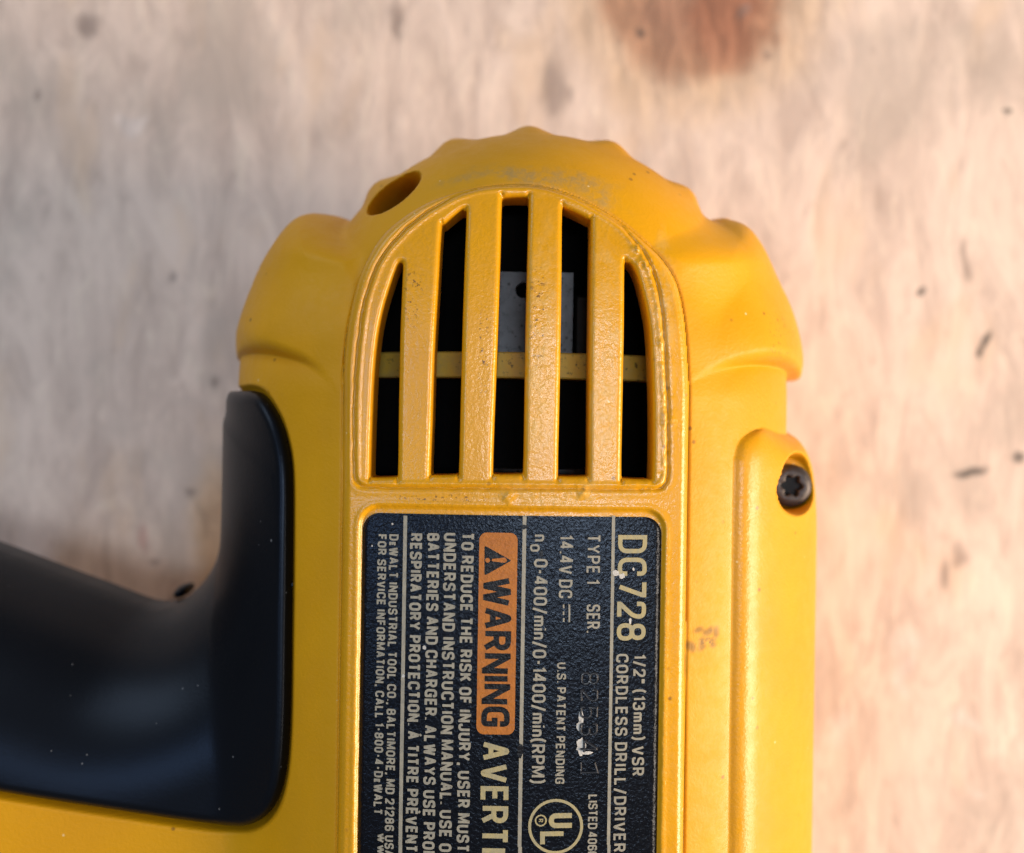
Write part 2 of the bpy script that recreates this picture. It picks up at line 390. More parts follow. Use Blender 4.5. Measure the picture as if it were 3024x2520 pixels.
def body(us, vs, detail):
    U, V = np.meshgrid(us, vs)
    R = {}
    M = Z0 + (dome(U, 33.5, 3.0) - Z0) * ell((15 - V) / 12.0)
    gM = np.minimum(33.5 - np.abs(U), 15 - V)
    r = np.hypot(U - CAPC[0], V - CAPC[1])
    cap = Z0 + 29.3 * np.sqrt(np.maximum(1 - np.clip(r / CAPR, 0, 1) ** 4, 0))
    gC = CAPR - r
    for (c, rr) in nubs:
        d = rr - np.hypot(U - c[0], V - c[1])
        cap = smax(cap, np.where(d > 0, Z0 + 14.0 * ell(d / 3.0), Z0 - 5), 5.0)
        gC = np.maximum(gC, d)
    ds = sdf(U, V, bump_sil)
    def bumper(poly):
        de = sdf(U, V, poly)
        zb = dome(U, 38.6) + 0.1
        h = -smax(-(Z0 + (zb - Z0) * ell(ds / 9.5)), -(Z0 + (zb - Z0) * ell(de / (3.2 + 8.0 * sstep(12, 23, V)))), 3.0 + 9.0 * sstep(8, 17, V))
        g = np.minimum(ds, de)
        return np.where(g > 0, h, Z0 - 5), g
    bR, gR = bumper(bump_R); bL, gL = bumper(bump_L)
    dr = sdf(U, V, rail_P)
    zr = dome(U, 37.5) + 0.35
    rail = np.where(dr > 0, zr - 1.7 * (1 - ell(dr / 3.0)) - 14.0 * (1 - ell(dr / 5.0)) * sstep(26, 33, U), Z0 - 5)
    gRail = np.minimum(37.5 - U, dr)
    dh = sdf(U, V, hand_P) - 1.0
    hand = np.where(dh > 0, Z0 + 20.5 * ell(dh / 19.0), Z0 - 5)
    H = smax(M, cap, 1.0)
    H = smax(H, hand, 5.0)
    H = smax(H, rail, 0.5)
    H = smax(H, bR, 0.7 + 7.0 * sstep(12, 20, V))
    H = smax(H, bL, 0.7 + 1.5 * sstep(12, 20, V))
    G = np.maximum.reduce([gM, gC, gR, gL, gRail, dh])
    comp = np.argmax(np.stack([np.maximum(M, hand), cap, np.where(gR > 0, bR, -99), np.where(gL > 0, bL, -99), rail]), axis=0)
    if detail:
        dg = sdf(U, V, grip_P)
        H = H - 1.9 * sstep(-0.75, 0.0, dg)
    dp = sdf(U, V, plat_P)
    cr = crown(U, V)
    plat = np.where(dp > 0, cr - 1.3 * (1 - ell(dp / 1.0)), -99)
    plat = np.where(dp > -0.001, plat, -99)
    onplat = dp > 0
    # crease at the plateau's foot
    if detail:
        H = H - 0.30 * np.exp(-(dp / 0.18) ** 2)
    H = np.where(onplat, np.maximum(H - 0.0, plat), H)
    comp = np.where(onplat, 5, comp)
    if detail:
        dpan = sdf(U, V, pan_P)
        wob = vnoise(U, V, 1.1) * 0.12 + vnoise(U, V, 0.45, 9) * 0.06
        band = V < 26.3
        H = np.where(onplat, H - 0.34 * np.exp(-((dpan + wob) / 0.14) ** 2) + 0.10 * np.exp(-((dpan - 0.45) / 0.24) ** 2) * (dpan > 0), H)
        comp = np.where((dpan > 0) & onplat, 6, comp)
        # raised lip round the arch on the lower part of the plateau
        H = np.where(onplat & (dpan < 0), H + 0.03 * np.exp(-((dpan + 0.55) / 0.25) ** 2), H)
        dl = sdf(U, V, rec_P)
        H = H - 0.38 * sstep(-0.30 + wob * 0.6, 0.10 + wob * 0.6, dl)
        H = np.where((dl > -3) & (V < lv_top + 4), H + 0.06 * np.exp(-((dl + 0.45) / 0.28) ** 2), H)
        # melted, scuffed plastic
        n1 = vnoise(U, V, 0.42, 3) + 0.8 * vnoise(U, V, 0.26, 5)
        def patch(px, py, rx, ry):
            c = L(px, py); return np.exp(-(((U - c[0]) / rx) ** 2 + ((V - c[1]) / ry) ** 2) ** 2)
        pm = np.maximum.reduce([patch(1640, 1462, 5.5, 1.2), 0.42 * patch(1595, 1130, 1.4, 9.5), 0.45 * patch(1785, 1150, 1.4, 10.0)])
        edge = np.exp(-((dpan - 0.2) / 0.5) ** 2) * sstep(9.5, 13, U) * (V > -7)
        blob = sum(np.exp(-(((U - L(px, py)[0]) ** 2 + (V - L(px, py)[1]) ** 2) / rr ** 2)) for px, py, rr in ((1900, 770, .8), (1885, 730, .5), (1925, 790, .5), (1975, 1240, .6), (1962, 1010, .4), (1500, 1468, .6), (1720, 1452, .5)))
        H = H + 0.040 * n1 * pm + 0.10 * n1 * edge + 0.16 * blob + 0.14 * n1 * np.minimum(blob, 1)
        H = H + 0.010 * vnoise(U, V, 0.6, 11)
        # empty screw hole in the end cap
        ca, sa = math.cos(math.radians(37)), math.sin(math.radians(37))
        du = U - hole_c[0]; dv = V - hole_c[1]
        e = np.hypot((du * ca + dv * sa) / 3.15, (-du * sa + dv * ca) / 1.75)
        rim = sstep(1.16, 0.86, e)
        H = H * (1 - rim) + np.minimum(H, -24.0 + 0 * H) * rim
        # screw pocket in the rail
        e2 = np.hypot((U - scr_c[0] + 0.2) / 2.9, (V - scr_c[1]) / 2.65)
        e3 = np.hypot((U - scr_c[0] - 0.1) / 2.8, (V - scr_c[1] - 1.2) / 2.65)
        pk = np.maximum(sstep(1.12, 0.92, e2), sstep(1.10, 0.75, e3))
        H = H * (1 - pk) + np.minimum(H, -17.0) * pk
    H = np.maximum(H, Z0)
    X, Yv = U.copy(), V.copy()
    # keep cells touching the inside, snap the outside corners onto the outline
    ins = G > 0
    snap_slot = np.zeros(U.shape, bool)
    if detail:
        dsl = np.maximum.reduce([sdf(U, V, s) for s in slots])
        dist = -dsl
        H = H - 0.55 * (1 - ell(np.clip(dist, 0, 9) / 0.55)) * (dist < 0.55)
        gy, gx = np.gradient(dsl, vs, us)
        hole = dsl > 0
        X = np.where(hole, X - dsl * gx, X); Yv = np.where(hole, Yv - dsl * gy, Yv)
        base = crown(X, Yv)
        H = np.where(hole, crown(X, Yv) - 0.55, H)
        snap_slot = hole
    gy, gx = np.gradient(G, vs, us)
    gn = np.maximum(gx * gx + gy * gy, 0.05)
    outv = ~ins
    X = np.where(outv, X - G * gx / gn, X); Yv = np.where(outv, Yv - G * gy / gn, Yv)
    H = np.where(outv, Z0, H)
    H[0, :] = Z0; H[:, 0] = Z0
    quad = lambda A: np.stack([A[:-1, :-1], A[:-1, 1:], A[1:, 1:], A[1:, :-1]], -1)
    keep = quad(ins).any(-1) & quad(~snap_slot).any(-1)
    idx = np.arange(U.size).reshape(U.shape)
    faces = quad(idx)[keep]
    fcomp = comp[:-1, :-1][keep]
    fu = (U[:-1, :-1] + U[1:, 1:])[keep] / 2; fv = (V[:-1, :-1] + V[1:, 1:])[keep] / 2
    P = np.stack([X.ravel(), Yv.ravel(), H.ravel()], 1)
    return P, faces, fcomp, fu, fv, snap_slot.ravel()

def normals_of(P, faces):
    a = P[faces[:, 2]] - P[faces[:, 0]]; b = P[faces[:, 3]] - P[faces[:, 1]]
    n = np.cross(a, b)
    N = np.zeros_like(P)
    for k in range(4): np.add.at(N, faces[:, k], n)
    l = np.linalg.norm(N, axis=1, keepdims=True); l[l < 1e-12] = 1
    return N / l

def span(*a):
    out = [a[0]]
    for i in range(1, len(a), 2):
        step, end = a[i], a[i + 1]; n = max(1, round((end - out[-1]) / step)); s = out[-1]
        out += [s + (end - s) * (j + 1) / n for j in range(n)]
    return np.array(out)

us = span(-78, 0.4, -26, 0.16, -21, 0.3, -18.5, 0.125, 18.7, 0.22, 39.2)
vs = span(-76, 0.8, -46, 0.2, -10, 0.135, 27.5, 0.2, 40)
P, faces, fcomp, fu, fv, sslot = body(us, vs, True)
NV = normals_of(P, faces)
# ribs between the slots
sx = [(1175, 1272), (1356, 1456), (1545, 1647), (1736, 1835)]
ribtop = [880, 690, 690, 880]
rib_id = np.full(len(faces), -1)
for i, (a, b) in enumerate(sx):
    t = (1400 - (1260 - fv / S)) / 800.0
    lo = L(a, 1400)[0]; hi = L(b, 1400)[0]
    lo2 = L(a, 1400)[0] + 0.45; hi2 = L(b, 1400)[0] + 0.6
    ul = lo + (lo2 - lo) * np.clip(t, 0, 1); uh = hi + (hi2 - hi) * np.clip(t, 0, 1)
    vt = L(1500, ribtop[i])[1]; vb = L(1500, 1392)[1]
    rib_id[(fcomp == 6) & (fu > ul - 0.16) & (fu < uh + 0.16) & (fv < vt) & (fv > vb)] = i

def marks():
    u, v = P[:, 0], P[:, 1]
    n = vnoise(u, v, 1.4, 21) + 0.6 * vnoise(u, v, 0.6, 23)
    def sp(px, py, rx, ry, z=0.0, ang=0.0, soft=0.6, wob=0.5):
        c = L(px, py, z); du, dv = u - c[0], v - c[1]; ca, sa = math.cos(ang), math.sin(ang)
        e = np.hypot((du * ca + dv * sa) / rx, (-du * sa + dv * ca) / ry) + n * wob
        return sstep(1 + soft, 1 - soft, e)
    mx = lambda *a: np.maximum.reduce(a)
    gl = np.maximum(sstep(-0.3, 0.4, sdf(u, v, plat_P)), 0.9 * np.exp(-((u - 24.6) / 1.6) ** 2) * sstep(-1, -6, v))
    return {'gloss': gl, 'wear': mx(sp(1592, 1010, 1.5, 11), sp(1785, 1100, 1.5, 12), sp(1640, 1460, 7, 1.0), sp(1965, 1000, 1.0, 9, -1)),
            'scuff': mx(sp(1600, 526, 6.5, 1.1, -4, -0.1), 0.7 * sp(1410, 520, 3.5, .6, -5, 0.25), 0.8 * sp(1745, 570, 3.0, 1.1, -4, -.45)),
            'speck': mx(sp(1218, 880, .8, 3.0), sp(1428, 1040, .6, 4.0), sp(1300, 1470, 4.5, .4), sp(1590, 930, .8, 5), sp(2090, 1890, 1.0, .9, -3), .6 * sp(2300, 1000, 2, 3, -12)),
            'mark': mx(sp(2023, 1962, .15, 1.3, -2, 0, .4, .2), *[1.0 * sp(2085 + q * math.cos(i * 2.4) * 1.3, 1890 + q * math.sin(i * 2.4), .30 + .34 * ((i * 7) % 5) / 5, .28 + .3 * ((i * 3) % 4) / 4, -3, 0, .6, .9) for i, q in enumerate((4, 12, 20, 26, 9, 30, 22, 34, 16, 40, 28))])}
MARKS = marks()
def emit(name, mask, mat, parent):
    f = faces[mask]
    used, inv = np.unique(f, return_inverse=True)
    ff = inv.reshape(f.shape).astype(np.int64)
    Pv = P[used]; Nn = NV[used]
    ss = sslot[used]
    # walls of the slots: boundary edges whose two ends lie on a slot outline
    e = np.concatenate([ff[:, [0, 1]], ff[:, [1, 2]], ff[:, [2, 3]], ff[:, [3, 0]]])
    e = e[ss[e[:, 0]] & ss[e[:, 1]]]
    key = np.sort(e, 1)
    _, first, cnt = np.unique(key, axis=0, return_index=True, return_counts=True)
    be = e[first[cnt == 1]]
    d = np.linalg.norm(Pv[be[:, 0]] - Pv[be[:, 1]], axis=1)
    be = be[d > 1e-5]
    if len(be):
        n0 = len(Pv)
        a, b = Pv[be[:, 0]], Pv[be[:, 1]]
        t = (b - a)[:, :2]; nn = np.stack([t[:, 1], -t[:, 0], 0 * t[:, 0]], 1)
        nn /= np.maximum(np.linalg.norm(nn, axis=1, keepdims=True), 1e-9)
        dn = np.array([0, 0, -4.2])
        quadv = np.stack([b, a, a + dn, b + dn], 1).reshape(-1, 3)
        wf = np.arange(len(be) * 4).reshape(-1, 4) + n0
        Pv = np.vstack([Pv, quadv]); Nn = np.vstack([Nn, np.repeat(nn, 4, 0)])
        ff = np.vstack([ff, wf])
    o = mesh_obj(name, Pv, ff, mat, parent, normals=Nn)
    if len(o.data.vertices) == len(Pv):
        for an, arr in MARKS.items():
            a = o.data.attributes.new(an, 'FLOAT', 'POINT')
            vals = np.zeros(len(Pv), np.float32); vals[:len(used)] = arr[used]
            a.data.foreach_set('value', vals)
    return o

emit('housing', (fcomp == 0) | (fcomp == 5), Y, drill)
emit('end_cap', fcomp == 1, Y, drill)
emit('bumper', fcomp == 2, Y, drill)
emit('bumper', fcomp == 3, Y, drill)
emit('top_rail', fcomp == 4, Y, drill)
grille = emit('vent_grille', (fcomp == 6) & (rib_id < 0), Y, drill)
for i in range(4): emit('rib', rib_id == i, Y, grille)

# the far half of the clamshell, resting on the bench
P2, f2, _, _, _, _ = body(span(-78, 0.9, 39.2), span(-76, 0.9, 40), False)
used, inv = np.unique(f2, return_inverse=True)
Q = P2[used].copy(); Q[:, 2] = 2 * Z0 - Q[:, 2]
mesh_obj('lower_housing', Q, inv.reshape(f2.shape)[:, ::-1], Y, drill)

# ------------------------------------------------------------------ rubber grip
def grip():
    gu = span(-78, 0.5, -28, 0.16, -19); gv = span(-60, 0.5, -46, 0.2, 8)
    U, V = np.meshgrid(gu, gv)
    de = sdf(U, V, grip_P); dh = sdf(U, V, hand_P)
    M = dome(U, 34.9) + 0.9
    h = np.where(dh > 0, Z0 + 21.6 * ell(dh / 19.0), Z0 - 5)
    H = smax(M, h, 6.0)
    H = H - 2.4 * (1 - ell(de / 1.5))
    gM = np.minimum(U + 34.9, 9 - V)
    G = np.minimum(np.maximum(np.where(V < 7.0, U + 34.9, -1), dh), de)
    H = np.maximum(H, Z0 + 0.0)
    ins = G > 0
    gy, gx = np.gradient(G, gv, gu); gn = np.maximum(gx * gx + gy * gy, 0.05)
    X = np.where(ins, U, U - G * gx / gn); Yv = np.where(ins, V, V - G * gy / gn)
    quad = lambda A: np.stack([A[:-1, :-1], A[:-1, 1:], A[1:, 1:], A[1:, :-1]], -1)
    keep = quad(ins).any(-1)
    f = quad(np.arange(U.size).reshape(U.shape))[keep]
    used, inv = np.unique(f, return_inverse=True)
    A = np.stack([X.ravel(), Yv.ravel(), H.ravel()], 1)[used]
    f = inv.reshape(f.shape)
    n = len(A)
    # skirt down along the whole border
    e = np.concatenate([f[:, [0, 1]], f[:, [1, 2]], f[:, [2, 3]], f[:, [3, 0]]])
    _, first, cnt = np.unique(np.sort(e, 1), axis=0, return_index=True, return_counts=True)
    be = e[first[cnt == 1]]
    Bv = A.copy(); Bv[:, 2] = np.maximum(Bv[:, 2] - 1.6, Z0 - 20)
    Bv[:, 2] = np.where(A[:, 2] < Z0 + 3, Z0 - 2.5, Bv[:, 2])
    wall = np.stack([be[:, 1], be[:, 0], be[:, 0] + n, be[:, 1] + n], 1)
    allv = np.vstack([A, Bv]); allf = np.vstack([f, wall])
    used, inv = np.unique(allf, return_inverse=True)
    return mesh_obj('grip', allv[used], inv.reshape(allf.shape), RUB, drill)
grip_o = grip()
grip_o['label'] = 'black rubber grip flecked with dust'

def reversing_button():
    c = np.array(L(527, 1752, -31.0)); vv, ff = [], []
    n, m = 20, 10
    for j in range(m + 1):
        t = math.pi * j / m
        for i in range(n):
            a = 2 * math.pi * i / n
            x, y, z = 1.25 * math.sin(t) * math.cos(a), 0.75 * math.sin(t) * math.sin(a), 3.0 * math.cos(t)
            ca, sa = math.cos(0.6), math.sin(0.6)
            vv.append((c[0] + x * ca - y * sa, c[1] + x * sa + y * ca, -33.5 + z))
    for j in range(m):
        for i in range(n): ff.append((j * n + i, (j + 1) * n + i, (j + 1) * n + (i + 1) % n, j * n + (i + 1) % n))
    mesh_obj('button', vv, ff, RUB, drill)
reversing_button()

# ------------------------------------------------------------------ motor behind the vents
def tube(cu, z, r, v0, v1, n=48):
    vs_, fs = [], []
    for v in (v0, v1):
        for i in range(n):
            a = 2 * math.pi * i / n; vs_.append((cu + r * math.cos(a), v, z + r * math.sin(a)))
    for i in range(n):
        j = (i + 1) % n; fs.append((i, j, n + j, n + i))
    fs += [tuple(range(n))[::-1], tuple(range(n, 2 * n))]
    return vs_, fs
motor = bpy.data.objects.new('motor', None); scene.collection.objects.link(motor); motor.parent = drill
v_, f_ = tube(0, -27.5, 15.5, -22, 24)
mesh_obj('motor_body', v_, f_, DARK, motor, smooth=False)
def plate():
    u0, u1 = L(1425, 900, -10)[0], L(1692, 900, -10)[0]
    v0, v1 = L(1500, 1060, -10)[1], L(1500, 803, -10)[1]
    hc = L(1545, 858, -10); hr = 0.85; n = 32
    outer = []
    for i in range(n):
        a = 2 * math.pi * i / n; c, s = math.cos(a), math.sin(a)
        t = min((((u1 if c > 0 else u0) - hc[0]) / c) if abs(c) > 1e-6 else 1e9, (((v1 if s > 0 else v0) - hc[1]) / s) if abs(s) > 1e-6 else 1e9)
        outer.append((hc[0] + c * t, hc[1] + s * t, -10.0))
    for cu_, cv_ in ((u0, v0), (u1, v0), (u1, v1), (u0, v1)):
        k_ = min(range(n), key=lambda q: (outer[q][0] - cu_) ** 2 + (outer[q][1] - cv_) ** 2); outer[k_] = (cu_, cv_, -10.0)
    inner = [(hc[0] + hr * math.cos(2 * math.pi * i / n), hc[1] + hr * math.sin(2 * math.pi * i / n), -10.0) for i in range(n)]
    low = [(x, y, -12.2) for x, y, z in outer]; inl = [(x, y, -12.2) for x, y, z in inner]
    vv = outer + inner + low + inl
    ff = []
    for i in range(n):
        j = (i + 1) % n
        ff += [(i, j, n + j, n + i), (j, i, 2 * n + i, 2 * n + j), (n + i, n + j, 3 * n + j, 3 * n + i)]
    # corners
    cs = [(u0, v0), (u1, v0), (u1, v1), (u0, v1)]
    return vv, ff
v_, f_ = plate()
mesh_obj('brush_plate', v_, f_, STEEL, motor, smooth=False)
def block(u0, u1, v0, v1, z0, z1, b=0.25):
    vv = []
    for z, k_ in ((z0, 0), (z1 - b, 0), (z1, b)):
        vv += [(u0 + k_, v0 + k_, z), (u1 - k_, v0 + k_, z), (u1 - k_, v1 - k_, z), (u0 + k_, v1 - k_, z)]
    ff = [(8, 9, 10, 11)]
    for r_ in (0, 4):
        for i in range(4): ff.append((r_ + i, r_ + (i + 1) % 4, r_ + 4 + (i + 1) % 4, r_ + 4 + i))
    return vv, ff
va_, vb_ = L(1500, 1050, -10)[1], L(1500, 850, -10)[1]
v_, f_ = block(L(1700, 900, -10)[0], L(1765, 900, -10)[0], va_, vb_ - 0.6, -16, -10.8)
mesh_obj('brush_holder', v_, f_, BROWN, motor, smooth=False)
def dark_sheet():
    vv, ff = [], []
    n = 24
    for i in range(n + 1):
        u = -21.5 + 43.4 * i / n; z = -9.0 - 7.0 * math.sin(math.pi * i / n) ** 0.7
        vv += [(u, -22, z), (u, 7.7 + math.sqrt(24.5 ** 2 - (u - 1.9) ** 2) - 3.5, z)]
    for i in range(n): ff.append((2 * i, 2 * i + 2, 2 * i + 3, 2 * i + 1))
    return vv, ff
v_, f_ = dark_sheet()
mesh_obj('added_dark_sheet', v_, f_, DARK, motor)  # added black sheet, stands in for shade inside the vents
def ring():
    va, vb = L(1512, 1036, -6.0)[1], L(1512, 1117, -6.0)[1]
    vv, ff = [], []
    n = 60
    for i in range(n + 1):
        u = -17.2 + 34.6 * i / n
        z = -5.6 - (u - 1) ** 2 / 62.0
        for (dv, dz) in ((0.15, -3.2), (0.0, -0.2), (-0.15, 0.0)): vv.append((u, va + dv - 0.15, z + dz))
        for (dv, dz) in ((0.15, 0.0), (0.0, -0.2), (-0.0, -3.2)): vv.append((u, vb + dv, z + dz))
    for i in range(n):
        for k in range(5):
            a = i * 6 + k; b = a + 6; ff.append((a, a + 1, b + 1, b))
    return vv, [f[::-1] for f in ff]
v_, f_ = ring()
mesh_obj('inner_ring', v_, f_, YIN, motor, smooth=False)
v_, f_ = tube(2.5, -16, 7.4, L(1500, 1399, -9)[1] - 1.2, L(1500, 1385, -9)[1], 40)
mesh_obj('bearing_seat', v_, f_, STEEL, motor, smooth=False)

# ------------------------------------------------------------------ screw in the rail
def screw():
    root = bpy.data.objects.new('screw', None); scene.collection.objects.link(root); root.parent = drill
    cu, cv = scr_c[0] + 0.05, scr_c[1] + 0.1
    r, zt, n = 2.45, -15.0, 48
    lobes = lambda i: 1.12 + 0.20 * math.cos(6 * 2 * math.pi * i / n + 0.4)
    prof = []
    rings = [[(r, zt - 3.0)] * n, [(r, zt - 0.9)] * n, [(r * 0.95, zt - 0.45)] * n, [(r * 0.78, zt - 0.12)] * n, [(lobes(i) * 1.12, zt) for i in range(n)], [(lobes(i), zt - 0.1) for i in range(n)], [(lobes(i) * 0.95, zt - 1.3) for i in range(n)]]
    vv, ff = [], []
    for rg in rings:
        for i, (rr, z) in enumerate(rg):
            a = 2 * math.pi * i / n; vv.append((cu + rr * math.cos(a), cv + rr * math.sin(a), z))
    for k in range(len(rings) - 1):
        for i in range(n):
            j = (i + 1) % n; ff.append((k * n + i, k * n + j, (k + 1) * n + j, (k + 1) * n + i))
    mesh_obj('screw_head', vv, ff, SCREW, root)
    vv = [(cu, cv, zt - 1.2)]; 
    for i in range(n):
        a = 2 * math.pi * i / n; rr = lobes(i) * 1.0; vv.append((cu + rr * math.cos(a), cv + rr * math.sin(a), zt - 1.25))
    mesh_obj('drive_recess', vv, [(0, 1 + i, 1 + (i + 1) % n) for i in range(n)], BROWN, root)  # recess floor in a darker material, its shade put into the colour
screw()

# ------------------------------------------------------------------ label and its print
def zlab(u, v): return crown(u, v) - 0.38 + 0.07
def label():
    rr = 1.75
    rows = list(lv_top - rr * (1 - np.cos(np.linspace(0, math.pi / 2, 14)))) + list(np.linspace(lv_top - rr, -75, 60)[1:])
    n = 50; vv, ff = [], []
    for v in rows:
        d = lv_top - v
        ins = rr - math.sqrt(max(rr * rr - (rr - d) ** 2, 0)) if d < rr else 0.0
        for i in range(n + 1):
            u = lu0 + ins + (lu1 - lu0 - 2 * ins) * i / n; vv.append((u, v, zlab(u, v)))
    w = n + 1
    for j in range(len(rows) - 1):
        for i in range(n): ff.append((j * w + i, (j + 1) * w + i, (j + 1) * w + i + 1, j * w + i + 1))
    # thin edge
    nb = len(vv); border = [i for i in range(w)][::-1] + [j * w for j in range(len(rows))]
    border = [j * w for j in range(len(rows) - 1, 0, -1)] + list(range(w)) + [j * w + n for j in range(1, len(rows))]
    for b in border: vv.append((vv[b][0], vv[b][1], vv[b][2] - 0.12))
    for i in range(len(border) - 1): ff.append((border[i], border[i + 1], nb + i + 1, nb + i))
    return mesh_obj('label', vv, ff, LAB, drill)
lab = label()
lab['label'] = 'black rating label with cream lettering running down the side'

